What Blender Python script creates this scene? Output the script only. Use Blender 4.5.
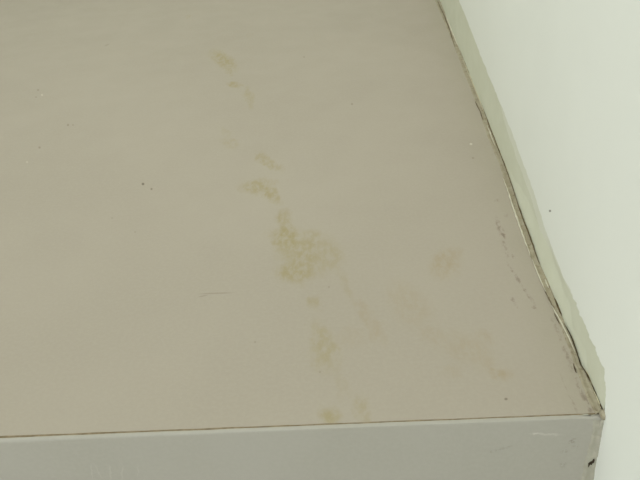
import bpy, bmesh, math, random
from mathutils import Vector, Matrix, noise

random.seed(7)
for o in list(bpy.data.objects):
    bpy.data.objects.remove(o)
S = bpy.context.scene
COL = S.collection

# ------------------------------------------------------------------ camera
# World: the front right corner of the sill is the origin, X runs along the front edge
# towards the wall (wall plane x = 0), Y runs into the bay, Z is up (sill top z = 0).
F = 800.0                      # focal length in pixels of the 640 x 480 frame
H = 0.30                       # height of the lens above the sill
AX = Vector((0.99767, 0.04996, 0.04648)).normalized()       # world axes seen from the camera
AY = Vector((0.01215, 0.54026, -0.84141))
AY = (AY - AX * AY.dot(AX)).normalized()
AZ = AX.cross(AY)


def ray(px, py):
    v = Vector((px - 320.0, 240.0 - py, -F))
    return Vector((v.dot(AX), v.dot(AY), v.dot(AZ)))


_c = ray(605, 413.2)
EYE = -_c * (H / -_c.z)
cam_d = bpy.data.cameras.new('camera')
cam = bpy.data.objects.new('camera', cam_d)
COL.objects.link(cam)
cam_d.sensor_width = 36.0
cam_d.lens = 36.0 * F / 640.0
cam_d.clip_start = 0.01
# columns of the rotation = camera axes in the world
R = Matrix(((AX.x, AX.y, AX.z), (AY.x, AY.y, AY.z), (AZ.x, AZ.y, AZ.z)))
cam.matrix_world = Matrix.Translation(EYE) @ R.to_4x4()
S.camera = cam

# ------------------------------------------------------------------ light
W = bpy.data.worlds.new('world')
S.world = W
W.use_nodes = True
bg = W.node_tree.nodes['Background']
bg.inputs[0].default_value = (0.97, 1.0, 1.0, 1)
bg.inputs[1].default_value = 1.23

lamp_d = bpy.data.lights.new('added_area_light', 'AREA')      # unseen light added above the frame to shape the ledge's brightness
lamp_d.shape = 'DISK'
lamp_d.size = 0.45
lamp_d.energy = 3.9
lamp_d.color = (1.0, 0.985, 0.94)
lamp = bpy.data.objects.new('added_area_light', lamp_d)
COL.objects.link(lamp)
lamp.location = (-0.2, 0.45, 1.2)

S.view_settings.view_transform = 'Standard'
S.view_settings.look = 'None'
S.view_settings.gamma = 1.0
S.view_settings.use_curve_mapping = False
S.view_settings.exposure = 0.16


# ------------------------------------------------------------------ helpers
def on_z(px, py, z=0.0):
    d = ray(px, py)
    return EYE + d * ((z - EYE.z) / d.z)


def on_y(px, py, y=0.0):
    d = ray(px, py)
    return EYE + d * ((y - EYE.y) / d.y)


def on_x(px, py, x=0.0):
    d = ray(px, py)
    return EYE + d * ((x - EYE.x) / d.x)


def lin(c):
    c = c / 255.0
    return c / 12.92 if c <= 0.04045 else ((c + 0.055) / 1.055) ** 2.4


def rgb(r, g, b):
    return (lin(r), lin(g), lin(b), 1.0)


def link(name, me, mat, parent=None, smooth=False):
    o = bpy.data.objects.new(name, me)
    COL.objects.link(o)
    if mat:
        me.materials.append(mat)
    if smooth:
        for p in me.polygons:
            p.use_smooth = True
    if parent:
        o.parent = parent
    return o


def mesh(name, verts, faces):
    me = bpy.data.meshes.new(name)
    me.from_pydata([tuple(v) for v in verts], [], faces)
    bm = bmesh.new()
    bm.from_mesh(me)
    bmesh.ops.recalc_face_normals(bm, faces=bm.faces)
    bm.to_mesh(me)
    bm.free()
    return me


def box(name, lo, hi, mat, parent=None, bevel=0.0):
    bm = bmesh.new()
    bmesh.ops.create_cube(bm, size=1)
    for v in bm.verts:
        v.co = Vector([lo[i] + (v.co[i] + 0.5) * (hi[i] - lo[i]) for i in range(3)])
    if bevel:
        bmesh.ops.bevel(bm, geom=bm.edges[:], offset=bevel, segments=2, affect='EDGES')
    me = bpy.data.meshes.new(name)
    bm.to_mesh(me)
    bm.free()
    return link(name, me, mat, parent)


def tag(o, label=None, cat=None, kind=None):
    if label:
        o['label'] = label
    if cat:
        o['category'] = cat
    if kind:
        o['kind'] = kind
    return o


def interp(pts, t, key):
    """polyline of (x, y) pixels, looked up by coordinate key (0 = x, 1 = y); returns the other one"""
    other = 1 - key
    if t <= pts[0][key]:
        a, b = pts[0], pts[1]
    elif t >= pts[-1][key]:
        a, b = pts[-2], pts[-1]
    else:
        for a, b in zip(pts, pts[1:]):
            if a[key] <= t <= b[key]:
                break
    k = (t - a[key]) / (b[key] - a[key])
    return a[other] + (b[other] - a[other]) * k


# ------------------------------------------------------------------ materials
class NT:
    def __init__(self, name):
        self.m = bpy.data.materials.new(name)
        self.m.use_nodes = True
        self.t = self.m.node_tree
        self.b = self.t.nodes['Principled BSDF']
        self.tc = self.t.nodes.new('ShaderNodeTexCoord')
        self.pos = self.tc.outputs['Object']

    def n(self, kind, **kw):
        x = self.t.nodes.new(kind)
        for k, v in kw.items():
            setattr(x, k, v)
        return x

    def put(self, sock, v):
        if hasattr(v, 'is_linked'):
            self.t.links.new(v, sock)
        else:
            sock.default_value = v

    def math(self, op, a, b=0.0, clamp=False):
        x = self.n('ShaderNodeMath', operation=op, use_clamp=clamp)
        self.put(x.inputs[0], a)
        self.put(x.inputs[1], b)
        return x.outputs[0]

    def vec(self, op, a, b, out=0):
        x = self.n('ShaderNodeVectorMath', operation=op)
        self.put(x.inputs[0], a)
        self.put(x.inputs[1], b)
        return x.outputs['Value'] if op in ('DOT_PRODUCT', 'LENGTH', 'DISTANCE') else x.outputs['Vector']

    def noise(self, scale, detail=3.0, rough=0.55, pos=None, color=False):
        x = self.n('ShaderNodeTexNoise')
        self.put(x.inputs['Vector'], pos or self.pos)
        x.inputs['Scale'].default_value = scale
        x.inputs['Detail'].default_value = detail
        x.inputs['Roughness'].default_value = rough
        return x.outputs['Color' if color else 'Fac']

    def rng(self, v, a, b, c=0.0, d=1.0, smooth=True):
        x = self.n('ShaderNodeMapRange', interpolation_type='SMOOTHSTEP' if smooth else 'LINEAR')
        self.put(x.inputs['Value'], v)
        for k, q in zip(('From Min', 'From Max', 'To Min', 'To Max'), (a, b, c, d)):
            x.inputs[k].default_value = q
        return x.outputs[0]

    def mix(self, fac, a, b):
        x = self.n('ShaderNodeMix', data_type='RGBA')
        self.put(x.inputs['Factor'], fac)
        self.put(x.inputs[6], a)
        self.put(x.inputs[7], b)
        return x.outputs[2]

    def bump(self, h, strength, dist):
        x = self.n('ShaderNodeBump')
        x.inputs['Strength'].default_value = strength
        x.inputs['Distance'].default_value = dist
        self.put(x.inputs['Height'], h)
        self.put(self.b.inputs['Normal'], x.outputs[0])

    def finish(self, col, rough):
        self.put(self.b.inputs['Base Color'], col)
        self.put(self.b.inputs['Roughness'], rough)
        self.b.inputs['Specular IOR Level'].default_value = 0.22
        return self.m


def blob(N, pos, proj, cx, cy, a, b, ang, soft=0.55):
    """mask of an elliptic mark given in photo pixels and laid on its plane"""
    t = math.radians(ang)
    p0 = proj(cx, cy)
    u = proj(cx + a * math.cos(t), cy + a * math.sin(t)) - p0
    v = proj(cx - b * math.sin(t), cy + b * math.cos(t)) - p0
    # dual vectors of u, v within their plane
    uu, uv, vv = u.dot(u), u.dot(v), v.dot(v)
    det = uu * vv - uv * uv
    ru = (u * vv - v * uv) / det
    rv = (v * uu - u * uv) / det
    d = N.vec('SUBTRACT', pos, tuple(p0))
    c = N.n('ShaderNodeCombineXYZ')
    N.put(c.inputs[0], N.vec('DOT_PRODUCT', d, tuple(ru)))
    N.put(c.inputs[1], N.vec('DOT_PRODUCT', d, tuple(rv)))
    ln = N.vec('LENGTH', c.outputs[0], (0, 0, 0))
    return N.rng(ln, 1.0 + soft, 1.0 - soft, 0.0, 1.0)


def marks(N, pos, proj, lst, soft=0.55):
    tot = None
    for (cx, cy, a, b, ang, s) in lst:
        m = N.math('MULTIPLY', blob(N, pos, proj, cx, cy, a, b, ang, soft), s)
        tot = m if tot is None else N.math('MAXIMUM', tot, m)
    return tot


def warped(N, scale, amount):
    st = N.vec('MULTIPLY', N.pos, (1.0, 0.5, 1.0))       # wiped streaks run into the bay
    nz = N.noise(scale, 3.0, 0.6, pos=st, color=True)
    d = N.vec('SUBTRACT', nz, (0.5, 0.5, 0.5))
    d = N.vec('MULTIPLY', d, (amount, amount, amount))
    return N.vec('ADD', N.pos, d)


STONE = rgb(169, 161, 146)
STONE_F = rgb(171, 168, 157)


def sill_top_material():
    N = NT('cream_stone_top')
    base = N.mix(N.rng(N.noise(6, 2), 0.35, 0.65), STONE, rgb(166, 158, 143))
    base = N.mix(N.rng(N.noise(420, 2), 0.35, 0.7, 0, 0.35), base, rgb(173, 165, 150))
    wp = warped(N, 70, 0.020)
    tan = [(224, 60, 14, 6, 35, .85), (228, 71, 5, 4, 40, .6), (234, 84.5, 7, 2.6, 5, .85), (249, 97, 10, 4.5, 75, .55),
           (231, 143, 8, 5, 20, .35), (227, 132, 6, 3, 50, .25), (268, 162, 13, 4.5, 38, .7),
           (256, 186, 15, 6, -6, .75), (272, 193, 11, 6, 38, .8), (284, 218, 9, 9, 60, .7), (285, 237, 13, 14, 0, .9),
           (300, 251, 26, 18, 30, .7), (311, 236, 8, 6, 0, .5), (296, 270, 17, 12, 0, .8), (325, 254, 17, 15, 40, .5),
           (318, 301, 8, 6, 60, .5), (322, 345, 25, 11, 72, .55), (331, 415, 12, 10, 0, .75), (363, 410, 7, 14, -15, .5),
           (341, 385, 14, 7, 60, .2), (345, 285, 18, 6, 60, .3)]
    pink = [(446, 262, 16, 12, -32, .75), (408, 303, 26, 16, 50, .38), (432, 335, 14, 9, 45, .35),
            (470, 350, 30, 12, 32, .45), (484, 336, 10, 6, 40, .5), (499, 371, 11, 6, 20, .8), (369, 320, 24, 7, 58, .5),
            (352, 338, 16, 10, 0, .25), (450, 370, 12, 7, 0, .3), (250, 35, 3, 2, 0, .2), (188, 17, 2.5, 2, 0, .4)]
    st = N.vec('MULTIPLY', N.pos, (1.0, 0.45, 1.0))
    fine = N.rng(N.noise(240, 4, 0.7, pos=st), 0.34, 0.64, 0.25, 1.0)
    base = N.mix(N.math('MULTIPLY', marks(N, wp, on_z, tan), fine), base, rgb(156, 145, 107))
    base = N.mix(N.math('MULTIPLY', marks(N, wp, on_z, pink), fine), base, rgb(162, 149, 123))
    # grime along the wall joint
    sx = N.n('ShaderNodeSeparateXYZ')
    N.put(sx.inputs[0], wp)
    near = N.rng(sx.outputs[0], -0.030, -0.008)
    grime = N.math('MULTIPLY', near, N.rng(N.noise(45, 4, 0.6), 0.25, 0.65, 0.35, 1.0))
    base = N.mix(N.math('MULTIPLY', grime, 0.16), base, rgb(158, 156, 132))
    # specks and scuffs
    wp2 = warped(N, 300, 0.004)
    scuff = [(499, 226, 9, 2.2, 72, .6), (503, 237, 8, 2.6, 80, .8), (506, 249, 8, 1.8, 78, .4), (513, 256, 2, 2, 0, .7),
             (516, 276, 16, 1.2, 55, .55), (526, 292, 12, 1.2, 55, .6), (514, 302, 6, 1.5, 60, .5), (534, 307, 2, 1.6, 0, .6),
             (497, 201, 3, 2, 60, .4), (505, 214, 3, 2, 60, .4), (578, 384, 22, 2.0, 66, .6), (588, 404, 14, 2.2, 62, .7), (566, 352, 16, 1.8, 66, .5), (557, 330, 12, 1.6, 66, .4), (570, 396, 26, 1.0, 66, .4)]
    speck = N.rng(N.noise(330, 3, 0.75, pos=st), 0.44, 0.62)
    base = N.mix(N.math('MULTIPLY', marks(N, wp2, on_z, scuff), speck), base, rgb(122, 108, 94))
    dots = [(143, 184, 1.3, 1.2, 0, .85), (151.5, 189, 1, 1, 0, .6), (38, 90, 1.2, 1, 0, .5), (68, 125, 1, 1.1, 0, .7),
            (73, 125, .9, .9, 0, .4), (39.5, 147.5, 1.1, 1.1, 0, .7), (304, 57, 1, .9, 0, .35), (352, 104, 1.1, 1, 0, .55),
            (36, 97, .9, .9, 0, .4), (107, 45, 2.4, .8, -20, .3), (329, 287, 1, 1, 0, .4), (255, 342, 1.2, 1, 0, .4),
            (506, 399, 1.6, 1.2, 0, .6), (216, 293.3, 15, .7, -2, .45), (203, 296, 5, .6, -12, .4), (320, 372, 1, 1, 0, .35),
            (473, 158, 1.2, 1, 0, .5), (135, 232, 1, 1, 0, .3), (112, 218, 1, 1, 0, .25)]
    dots = [(a, b, c, d, e, f * (1.0 if a in (143, 151.5, 506) else 0.6)) for a, b, c, d, e, f in dots]
    base = N.mix(marks(N, N.pos, on_z, dots, .4), base, rgb(98, 90, 72))
    pale = [(42, 95, 1.1, 1, 0, .4), (27, 162, 1, 1, 0, .3), (471, 144, 1.3, 1, 0, .6)]
    base = N.mix(marks(N, N.pos, on_z, pale, .4), base, rgb(215, 211, 195))
    N.bump(N.noise(900, 2), 0.10, 0.0006)
    return N.finish(base, N.rng(N.noise(30, 3), 0.3, 0.7, 0.5, 0.6))


def sill_front_material():
    N = NT('grey_stone_front')
    base = N.mix(N.rng(N.noise(9, 2), 0.35, 0.65), STONE_F, rgb(168, 165, 153))
    base = N.mix(N.rng(N.noise(420, 2), 0.35, 0.7, 0, 0.35), base, rgb(175, 172, 161))
    wp = warped(N, 260, 0.004)
    f0 = lambda x, y: on_y(x, y, -0.0025)
    pale = [(545, 433.5, 14, 1.0, 2, .35), (535, 433, 2.5, 1.2, 0, .6), (92, 472, 7, .8, 85, .18), (110, 472, 7, .8, 88, .18),
            (122, 472, 7, .8, 90, .18), (138, 471, 6, .8, 90, .15), (99, 472, 8, .8, 60, .15)]
    base = N.mix(marks(N, wp, f0, pale, .5), base, rgb(205, 203, 192))
    dark = [(572, 441, 4, 2.2, -30, .5), (564, 451, 3, 2.4, 0, .45), (563, 464, 3, 3, 0, .3), (576, 446, 3, 1.6, 0, .3),
            (500, 449, 16, 1.2, -14, .2)]
    speck = N.rng(N.noise(330, 3, 0.75), 0.44, 0.60)
    base = N.mix(N.math('MULTIPLY', marks(N, wp, f0, dark), speck), base, rgb(112, 104, 92))
    N.bump(N.noise(900, 2), 0.10, 0.0006)
    return N.finish(base, 0.5)


def plain(name, c1, c2, scale, rough=0.7, bump=0.0, bscale=400, dist=0.001, c3=None, s3=60, a3=0.6, b3=0.75):
    N = NT(name)
    col = N.mix(N.rng(N.noise(scale, 4, 0.6), 0.32, 0.68), rgb(*c1), rgb(*c2))
    if c3:
        col = N.mix(N.rng(N.noise(s3, 4, 0.65), a3, b3), col, rgb(*c3))
    if bump:
        N.bump(N.noise(bscale, 3), bump, dist)
    return N.finish(col, rough)


def paint_material():
    N = NT('white_wall_paint')
    col = N.mix(N.rng(N.noise(9, 2), 0.35, 0.65), rgb(235, 238, 229), rgb(233, 236, 227))
    dots = [(548.5, 211, 1.1, 1.1, 0, .8)]
    col = N.mix(marks(N, N.pos, lambda x, y: on_x(x, y, -0.0026), dots, .4), col, rgb(120, 118, 100))
    N.bump(N.noise(240, 3), 0.06, 0.001)
    return N.finish(col, 0.75)


M_TOP = sill_top_material()
M_FRONT = sill_front_material()
M_PAINT = paint_material()
M_PLASTER = plain('bare_skim_plaster', (214, 216, 196), (210, 212, 191), 40, 0.8, 0.2, 240, 0.001)
M_OLD = plain('older_paint', (222, 224, 208), (218, 220, 203), 40, 0.75, 0.1, 240, 0.001)
M_WALLCORE = plain('dirty_wall_core', (120, 108, 80), (98, 86, 62), 160, 0.95)
M_BEAD = plain('grimy_sealant', (168, 161, 139), (152, 144, 121), 130, 0.5, 0.35, 330, 0.001,
               c3=(128, 116, 92), s3=210, a3=0.52, b3=0.72)
M_SMEAR = plain('grey_sealant', (172, 170, 154), (164, 161, 145), 150, 0.5, 0.3, 300, 0.001, c3=(186, 182, 164), s3=120, a3=.5, b3=.7)
M_RIDGE = plain('lit_ridge_sealant', (226, 223, 204), (208, 204, 184), 200, 0.45)  # sealant colour lightened to carry the highlight on the ridges
M_LIP = plain('yellowed_plaster_lip', (208, 200, 164), (198, 194, 166), 150, 0.7)
M_DEEP = plain('deep_crack_shade', (58, 47, 31), (84, 71, 48), 220, 0.95)  # darkest shade of the crack, as a colour
M_CRACK = plain('crack_shade_grime', (84, 71, 48), (116, 102, 74), 220, 0.95)  # crack shade as a colour, shared with grime beside the bead
M_JOINT = plain('brown_joint_filler', (148, 134, 108), (114, 101, 78), 130, 0.9)
M_CHIP = plain('dark_chip', (52, 44, 34), (70, 60, 46), 300, 0.95)
M_FLOOR = plain('floor_tile', (176, 168, 152), (168, 160, 146), 8, 0.5)

# ------------------------------------------------------------------ setting
XL, YB, ZF = -1.7, 1.25, -0.55           # left end, back end of the sill, floor level
wall = box('wall_right', (0.0, -1.6, ZF), (0.20, YB, 1.9), M_WALLCORE)
tag(wall, 'white painted plaster wall rising on the right of the ledge', kind='structure')
floor = box('floor', (XL, -1.6, ZF - 0.05), (0.20, YB, ZF), M_FLOOR)
tag(floor, 'beige floor in front of the ledge', kind='structure')
wf = box('wall_front', (XL, 0.0001, ZF), (-0.0017, YB, -0.1105), M_PAINT)
box('mortar_bed', (XL, 0.012, -0.1105), (-0.0045, YB, -0.0305), M_PLASTER, wf)
tag(wf, 'white painted parapet carrying the stone ledge', kind='structure')

wl = box('wall_left', (XL - 0.15, 0.0, ZF), (XL - 0.001, YB, 1.9), M_PAINT)  # unseen walls and ceiling added so light enters only from the front
tag(wl, 'unseen white wall added at the far left end to hold back light', kind='structure')
wb = box('wall_back', (XL - 0.15, YB + 0.001, ZF), (0.20, YB + 0.15, 1.9), M_PAINT)
tag(wb, 'unseen white wall added behind the ledge to hold back light', kind='structure')
cl = box('ceiling', (XL - 0.15, -0.4, 1.901), (0.20, YB + 0.15, 2.0), M_PAINT)
tag(cl, 'unseen white ceiling added above the ledge to hold back light', kind='structure')

# pixel traces along the wall joint (top of frame to the corner)
CRACK = [(440.5, 0), (446, 12), (452, 27), (457, 40), (462, 54), (471, 77), (480, 99), (486, 116), (490, 127), (497, 145),
         (506, 168), (514, 191), (519, 207), (524, 221), (531, 239), (537, 257), (541.5, 268), (547, 280), (551, 289),
         (556, 302), (561, 314), (565, 325), (571, 336), (575, 347), (578, 356), (581, 365), (587, 374), (592, 385),
         (598, 398), (602.5, 408.5), (605, 414)]
LEFT = [(434.5, 0), (442, 16), (449, 33), (455, 49), (463, 70), (473.5, 97), (480, 113), (484, 126), (489, 140), (499, 163),
        (506, 186), (511, 200), (516, 214), (522, 231), (528, 250), (533, 262), (537, 272), (542, 285), (547, 297),
        (553, 308), (559, 324), (565, 338), (570, 350), (575, 367), (580, 380), (586, 396), (591, 406), (596, 414)]
PAINT = [(459, 0), (468, 23), (478, 49), (489, 76), (499, 100), (507, 120), (513, 135), (520, 155), (527, 173), (535.5, 198),
         (541, 216), (545, 230), (549, 240), (555, 256), (563, 277), (570, 290), (575, 301), (577, 307), (580.5, 314),
         (583, 320), (588, 333), (592, 343), (596, 352), (599, 358), (601, 366), (604, 373), (605, 381), (605.5, 390),
         (605.6, 398), (606, 405)]


def extend(pts, y):
    (x0, y0), (x1, y1) = pts[0], pts[3]
    return [(x0 + (x1 - x0) * (y - y0) / (y1 - y0), y)] + pts


def wig(y, seed, amp, sc):
    return amp * noise.noise(Vector((y * sc, seed * 7.3, 1.7)))


# sampling in pixel rows; above the frame the joint runs straight on
ROWS = [q * 1.5 for q in range(0, 276)]          # 0 .. 412.5
BACK_Y = YB


def wall_profile(pts, x, jitter=0.0, seed=1, row_max=412.5):
    """(y, z) polyline on the wall plane x from a pixel trace, from the back to the corner"""
    out = []
    for r in ROWS:
        if r > row_max:
            break
        j = jitter * (3.0 if jitter > 0.6 and r > 285 else 1.0)
        px = interp(pts, r, 1) + wig(r, seed, j, 0.12) + wig(r, seed + 3, j * 0.7, 0.35)
        p = on_x(px, r, x)
        out.append((p.y, p.z))
    return out


def layer(name, low, top, x_out, x_in, mat, parent):
    """a coat of plaster or paint on the wall: lower edge low [(y, z)], flat top edge, real thickness"""
    n = len(low)
    v = []
    for (y, z) in low:
        v.append((x_out, y, z))
    for (y, z) in low:
        v.append((x_out, y, top))
    for (y, z) in low:
        v.append((x_in, y, z))
    for (y, z) in low:
        v.append((x_in, y, top))
    f = []
    for i in range(n - 1):
        f.append((i, i + 1, n + i + 1, n + i))
        f.append((i, 2 * n + i, 2 * n + i + 1, i + 1))
        f.append((n + i, n + i + 1, 3 * n + i + 1, 3 * n + i))
    f.append((0, n, 3 * n, 2 * n))
    f.append((n - 1, 3 * n - 1, 4 * n - 1, 2 * n - 1))
    return link(name, mesh(name, v, f), mat, parent)


T_PL, T_PT = -0.0009, -0.0017        # outer faces of plaster skim and paint

def gap(r):
    """how far the crack stands open (pixels) at a row of the trace"""
    g = 0.0
    for a, b, w in ((198, 264, 0.35), (294, 318, 0.6), (320, 411, 0.8)):
        g = max(g, w * max(0.0, min(1.0, (r - a) / 8.0, (b - r) / 5.0)))
    return g


pl = wall_profile([(interp(CRACK, r, 1) - 1.0 + 1.4 * gap(r), r) for r in ROWS], T_PL, 0.4, 2)
pl = [(BACK_Y, pl[0][1])] + pl
pl = [(y, max(z, 0.0002)) for y, z in pl]
pl[-1] = (pl[-1][0], pl[-1][1])
band = layer('plaster_band', pl, 0.09, T_PL, 0.0, M_PLASTER, wall)
tag(band, 'bare greenish plaster band between paint edge and ledge')

pt = wall_profile(PAINT, T_PT, 0.7, 5, 404)
pt = [(BACK_Y, pt[0][1])] + pt
# past the corner the paint runs down beside the front face
y_end = pt[-1][0]
pt += [(min(y_end, 0.002) - 0.0006, pt[-1][1] * 0.4), (0.0006, -0.004), (0.0004, -0.03), (0.0002, ZF), (-1.6, ZF)]
mono = []
for y, z in pt:
    if mono and y >= mono[-1][0]:
        y = mono[-1][0] - 0.00005
    mono.append((y, z))
paint = layer('paint_coat', mono, 1.9, T_PT, 0.0, M_PAINT, wall)
tag(paint, 'white paint coat with a ragged lower edge')

# an older, thinner coat peeps out below the paint edge
T_UN = 0.55 * T_PL + 0.45 * T_PT
un = wall_profile([(interp(PAINT, r, 1) - max(0.0, min(4.6, (r - 95) * 0.12, (268 - r) * 0.12)) + wig(r, 77, 1.2, 0.03), r) for r in ROWS],
                  T_UN, 0.5, 8, 300)
un = [q for q, r in zip(un, ROWS) if r >= 90]
older = layer('older_paint_coat', un, 0.08, T_UN, 0.0, M_OLD, wall)
tag(older, 'thin older paint coat showing below the paint edge')

# foot of the plaster band, bent out onto the ledge along the crack
fv, ff_ = [], []
for i, r in enumerate([-30 + 1.5 * q for q in range(0, 292)]):
    p = on_z(interp(CRACK, r, 1) + 0.2 + 0.9 * gap(r) + wig(r, 61, 0.3, 0.4), r, 0.0006)
    x1 = min(p.x, T_PL - 0.00008)
    dx = T_PL - x1
    fv += [(x1, p.y, 0.0001), (x1, p.y, 0.0006), (x1 + dx * .45, p.y, 0.0009 + dx * 2.2), (T_PL - 0.00004, p.y, 0.0016 + dx * 7.0)]
    if i:
        a, b = (i - 1) * 4, i * 4
        ff_ += [(a + k, a + k + 1, b + k + 1, b + k) for k in range(3)]
foot = link('plaster_foot', mesh('plaster_foot', fv, ff_), M_PLASTER, wall, True)

# yellowed lip where the plaster broke off along the crack
lip_v, lip_f = [], []
rows = [r for r in ROWS if 60 <= r <= 408]
for i, r in enumerate(rows):
    px = interp(CRACK, r, 1)
    w = (0.5 + 0.9 * max(0.0, min(1.0, (r - 200) / 160.0))) * (0.75 + 0.6 * noise.noise(Vector((r * 0.06, 3, 3))))
    for k, (dx, xx) in enumerate(((0.9, T_PL - 0.0001), (1.2 + w * .5, T_PL - 0.0007), (1.5 + w, T_PL - 0.0001))):
        p = on_z(px + dx + 0.7 * gap(r), r, 0.0008 + 0.0003 * k)
        lip_v.append((min(p.x, xx - 0.00005), p.y, p.z))
    if i:
        a = (i - 1) * 3
        lip_f += [(a, a + 1, a + 4, a + 3), (a + 1, a + 2, a + 5, a + 4)]
lip = link('plaster_lip', mesh('plaster_lip', lip_v, lip_f), M_LIP, wall, True)
tag(lip, 'yellowed broken lip of the plaster band')

# ------------------------------------------------------------------ stone sill
sill = bpy.data.objects.new('stone_ledge', None)
COL.objects.link(sill)
tag(sill, 'beige stone ledge with yellowish stains, butted against the white wall', 'ledge')

G = 0.0013        # joint width
XR = -0.0030      # right end of the slabs, a gap is left to the wall
xs = [XL + (XR - XL) * (i / 700.0) for i in range(701)]


def prism(name, sect_fn, mat, parent):
    """sweep a (y, z) section along X"""
    v, f = [], []
    n = None
    for i, x in enumerate(xs):
        s = sect_fn(x)
        n = len(s)
        v += [(x, y, z) for y, z in s]
        if i:
            a, b = (i - 1) * n, i * n
            for k in range(n):
                k2 = (k + 1) % n
                f.append((a + k, a + k2, b + k2, b + k))
    f.append(tuple(range(n)))
    f.append(tuple(range(len(v) - n, len(v))))
    return link(name, mesh(name, v, f), mat, parent)


def e1(x):
    return 0.00022 * noise.noise(Vector((x * 60, 0.3, 0))) + 0.00012 * noise.noise(Vector((x * 300, 2, 0)))


def wide(x):      # the joint opens a little towards the left
    return G * (0.75 + 0.55 * max(0.0, min(1.0, (-x - 0.10) / 0.25)))


prism('top_slab', lambda x: [(e1(x) + wide(x) * .5, -0.0002), (e1(x) + wide(x) * .5 + 0.0003, 0.0), (YB, 0.0), (YB, -0.03), (0.031, -0.03)],
      M_TOP, sill)


def front_section(x):
    k = 0.30 + 0.70 * max(0.0, min(1.0, (-x - 0.14) / 0.2))      # the arris is worn rounder towards the left
    a = -wide(x) * .5 + e1(x + 9)
    yf = -0.0028
    yb = min(a - 0.0003, yf + 0.0018 * k)
    return [(a, 0.0), (yb, -0.0001), (yf + (yb - yf) * .4, -0.0005 * k - 0.0001), (yf + (yb - yf) * .1, -0.0013 * k - 0.0001),
            (yf, -0.0026 * k - 0.0001), (yf, -0.11), (0.011, -0.11), (0.011, -0.0115)]


front = prism('front_slab', front_section, M_FRONT, sill)
tag(front, 'cooler grey front edge of the ledge')
jf = prism('joint_filler', lambda x: [(-0.0014, -0.0002), (0.0014, -0.0002 + 0.0002 * noise.noise(Vector((x * 90, 5, 5)))), (0.004, -0.0040),
                                      (0.002, -0.0040)], M_JOINT, sill)
tag(jf, 'thin brown joint between top and front slab')

# ------------------------------------------------------------------ sealant along the wall
seal = bpy.data.objects.new('sealant_strip', None)
COL.objects.link(seal)
tag(seal, 'cracked grimy sealant strip between the stone ledge and the white wall', 'sealant')

rows = [-30 + 1.5 * i for i in range(0, 297)]     # -30 .. 414
v, f = [], []
NB = 9
ridge_v, ridge_f = [], []
first = None
for i, r in enumerate(rows):
    xl = interp(LEFT, r, 1) + wig(r, 11, 0.7, 0.10) + wig(r, 12, 0.4, 0.5)
    xr = interp(CRACK, r, 1) + wig(r, 13, 0.35, 0.3)
    pl_ = on_z(xl, r, 0.0)
    gp = gap(r)
    pr_ = on_z(xr + 0.6 - 1.2 * gp, r, 0.0006)
    lx = pl_.x
    rx = min(pr_.x, T_PL + 0.0002 - 0.0004 * gp)
    y = on_z(0.5 * (xl + xr), r, 0.0).y
    hs = (0.0, 0.0007, 0.0010, 0.0006, 0.0004, 0.0006, 0.0010, 0.0009, 0.0006 - 0.0016 * gp)
    ts = (0.0, 0.10, 0.22, 0.36, 0.52, 0.70, 0.86, 0.97, 1.0)
    for k in range(NB):
        hz = hs[k]
        if 0 < k < NB - 1:
            hz *= 0.75 + 0.55 * noise.noise(Vector((y * 130, k * 0.9, 4))) + 0.25 * noise.noise(Vector((y * 420, k * 1.7, 9)))
        v.append((lx + (rx - lx) * ts[k], y, hz if k else -0.0001))
    if i:
        a, b = (i - 1) * NB, i * NB
        f += [(a + k, a + k + 1, b + k + 1, b + k) for k in range(NB - 1)]
# run the strip on to the back of the sill
n0 = len(v)
v += [(v[k][0], YB, v[k][2]) for k in range(NB)]
f += [(k, k + 1, n0 + k + 1, n0 + k) for k in range(NB - 1)]
bead = link('sealant_bead', mesh('sealant_bead', v, f), M_BEAD, seal, True)


# raised ridges on the bead, their highlight put into a paler colour
def lit_ridge(pts, w0, hgt, seed):
    vv, ff = [], []
    y0, y1 = pts[0][1], pts[-1][1]
    n = int((y1 - y0) / 1.2) + 2
    for i in range(n):
        r = y0 + (y1 - y0) * i / (n - 1)
        x = interp(pts, r, 1) + wig(r, seed, 0.4, 0.25)
        t = math.sin(math.pi * (i + 0.15) / (n - 0.7)) ** 0.5
        w = max(0.12, 1.25 * w0 * t * (0.75 + 0.5 * noise.noise(Vector((r * 0.2, seed, 2)))))
        for k, (dx, h) in enumerate(((-w, 0.0004), (-w * .5, hgt * .9), (0.0, hgt), (w * .6, hgt * .8), (w, 0.0002))):
            p = on_z(x + dx, r, h)
            vv.append(tuple(p))
        if i:
            a, b = (i - 1) * 5, i * 5
            ff += [(a + k, a + k + 1, b + k + 1, b + k) for k in range(4)]
    o = link('bead_lit_ridge', mesh('bead_lit_ridge', vv, ff), M_RIDGE, seal, True)
    return o


lit_ridge([(503, 178), (509, 194), (513, 207), (518, 221), (522.5, 234), (528, 249), (530.5, 256)], 0.9, 0.0013, 21)
lit_ridge([(532, 259), (536.5, 270), (541, 281), (546, 292)], 0.7, 0.0012, 22)
lit_ridge([(545, 279), (547, 284), (549, 288)], 0.8, 0.0014, 23)
lit_ridge([(551.5, 305), (556, 313), (561, 322), (566, 332), (571, 342), (575, 352)], 1.0, 0.0014, 24)
lit_ridge([(487, 125), (491, 135), (495, 146)], 0.6, 0.0012, 25)
lit_ridge([(445, 14), (449, 24), (453, 34), (458, 46)], 0.6, 0.0012, 26)

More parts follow.
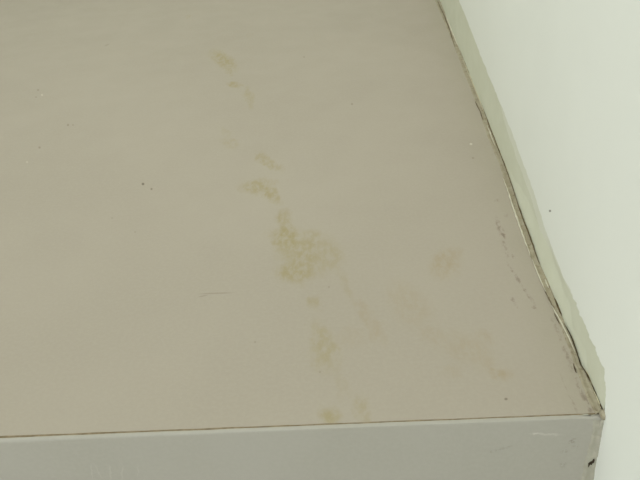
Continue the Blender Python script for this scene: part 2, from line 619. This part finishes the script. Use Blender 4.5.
# dark strips painting the crack's shade over the joint, and grime beside the bead
def dark_strip(pts, w0, z, name='shade_grime_strip', seed=1, mat=None):
    vv, ff = [], []
    y0, y1 = pts[0][1], pts[-1][1]
    n = int((y1 - y0) / 1.2) + 2
    for i in range(n):
        r = y0 + (y1 - y0) * i / (n - 1)
        x = interp(pts, r, 1) + wig(r, seed, 0.3, 0.3)
        w = max(0.1, w0 * math.sin(math.pi * (i + 0.1) / (n - 0.8)) ** 0.4 * (0.8 + 0.7 * noise.noise(Vector((r * 0.15, seed, 6)))))
        for dx, h in ((-w, z - 0.0003), (0, z + 0.0001), (w, z - 0.0003)):
            p = on_z(x + dx, r, h)
            vv.append((min(p.x, -0.0001), p.y, p.z))
        if i:
            a, b = (i - 1) * 3, i * 3
            ff += [(a, a + 1, b + 1, b), (a + 1, a + 2, b + 2, b + 1)]
    return link(name, mesh(name, vv, ff), mat or M_CRACK, seal)


def cut(pts, a, b, dx=0.0):
    q = [(interp(pts, a, 1) + dx, a)] + [(x + dx, y) for x, y in pts if a < y < b] + [(interp(pts, b, 1) + dx, b)]
    return q


dark_strip(cut(CRACK, 196, 264, -.1), 0.8, 0.0015, seed=31)
dark_strip(cut(CRACK, 298, 316, 0), 1.2, 0.0012, seed=32)
dark_strip(cut(CRACK, 322, 409, 0.1), 0.75, 0.0017, seed=33, mat=M_DEEP)
dark_strip([(600, 404), (602.6, 409.5)], 1.1, 0.0019, seed=34, mat=M_DEEP)
dark_strip(cut(CRACK, 2, 100, -.1), 0.55, 0.0016, seed=35)
dark_strip(cut(CRACK, 96, 200, -.1), 0.6, 0.0016, seed=36)
dark_strip([(437, 0), (444, 15), (450, 31), (455, 47)], 0.5, 0.0014, seed=37)
dark_strip([(475, 101), (480, 111), (483, 120)], 0.5, 0.0010, seed=38)
dark_strip([(545, 291), (549, 299), (552, 305)], 0.6, 0.0010, seed=39)
dark_strip([(554, 313), (557, 319), (560, 324)], 0.7, 0.0008, seed=40)
dark_strip([(573, 363), (575, 369), (576.5, 373)], 0.8, 0.0006, seed=41)

corner = bpy.data.objects.new('corner_sealant', None)
COL.objects.link(corner)
tag(corner, 'pale lumpy sealant with a dark chip, running down the front corner beside the wall', 'sealant')

# sealant smeared down the corner between front face and wall
fr = [(583, 409), (585, 414), (592.5, 421), (592.5, 425), (590.5, 436), (588, 448), (585.5, 458), (583, 468), (581, 482), (579, 496)]
vv, ff = [], []
rr = [409.5 + 1.25 * i for i in range(0, 68)]
YF = -0.0028
NC = 8
for i, r in enumerate(rr):
    xl = interp(fr, r, 1) + wig(r, 51, 1.6, 0.13) + wig(r, 52, 0.8, 0.5)
    p = on_y(xl, r, YF)
    for k in range(NC):
        t = k / (NC - 1)
        x = p.x + (T_PT + 0.0004 - p.x) * t
        bulge = (0.0, 0.0006, 0.0009, 0.0007, 0.0008, 0.0010, 0.0013, 0.0020)[k]
        if k:
            near = max(0.0, 1.0 - abs(r - 463.5) / 9.0)
            rough = 1.0 - min(1.0, near * 2)
            bulge = 0.0010 + (bulge - 0.0010) * rough
            bulge *= 1.0 if rough == 0 else 0.9 + rough * (-0.1) + rough * 0.7 * noise.noise(Vector((x * 300, p.z * 170, 8))) + .3 * noise.noise(Vector((x * 900, p.z * 500, 2)))
        z = p.z
        y = YF - bulge + (0.0002 if k == 0 else 0)
        if z > -0.002:       # rounds over the arris onto the sill top
            y += 0.0022 * min(1.0, (z + 0.002) / 0.002)
            z = min(z, 0.0005)
        vv.append((x, y, z))
    if i:
        a, b = (i - 1) * NC, i * NC
        ff += [(a + k, a + k + 1, b + k + 1, b + k) for k in range(NC - 1)]
sm = link('sealant_smear', mesh('sealant_smear', vv, ff), M_SMEAR, corner, True)
# lump of sealant at the very corner
for (lx_, ly_, yo, a, b, c_) in ((602, 424, 0.0010, 0.0013, 0.0009, 0.0032), (603.4, 414.5, 0.0002, 0.0016, 0.0028, 0.0024)):
    bm = bmesh.new()
    bmesh.ops.create_icosphere(bm, subdivisions=3, radius=1)
    c = on_y(lx_, ly_, YF - yo)
    for w in bm.verts:
        d = w.co.copy()
        k = 1 + 0.25 * noise.noise(d * 2.1)
        w.co = Vector((c.x + d.x * a * k, c.y + d.y * b * k, c.z + d.z * c_ * k))
    me = bpy.data.meshes.new('sealant_lump')
    bm.to_mesh(me)
    bm.free()
    link('sealant_lump', me, M_SMEAR if yo > 0.0005 else M_BEAD, corner, True)

# dark chip broken out of the smear
chip = [(588.2, 467.6), (588.4, 463.6), (590.2, 462.2), (592.3, 461.4), (593.8, 459.2), (594.8, 460.2), (594.2, 462.8), (592.6, 463.4),
        (591.6, 465.2), (590.2, 464.6), (589.2, 466.2)]
pts = [on_y(x, y, YF - 0.0013) for x, y in chip]
back = [p + Vector((0, 0.0004, 0)) for p in pts]
n = len(pts)
cf = [tuple(range(n)), tuple(range(n, 2 * n))] + [(i, (i + 1) % n, n + (i + 1) % n, n + i) for i in range(n)]
ch = link('chip', mesh('chip', pts + back, cf), M_CHIP, corner)
tag(ch, 'small dark chip in the sealant')
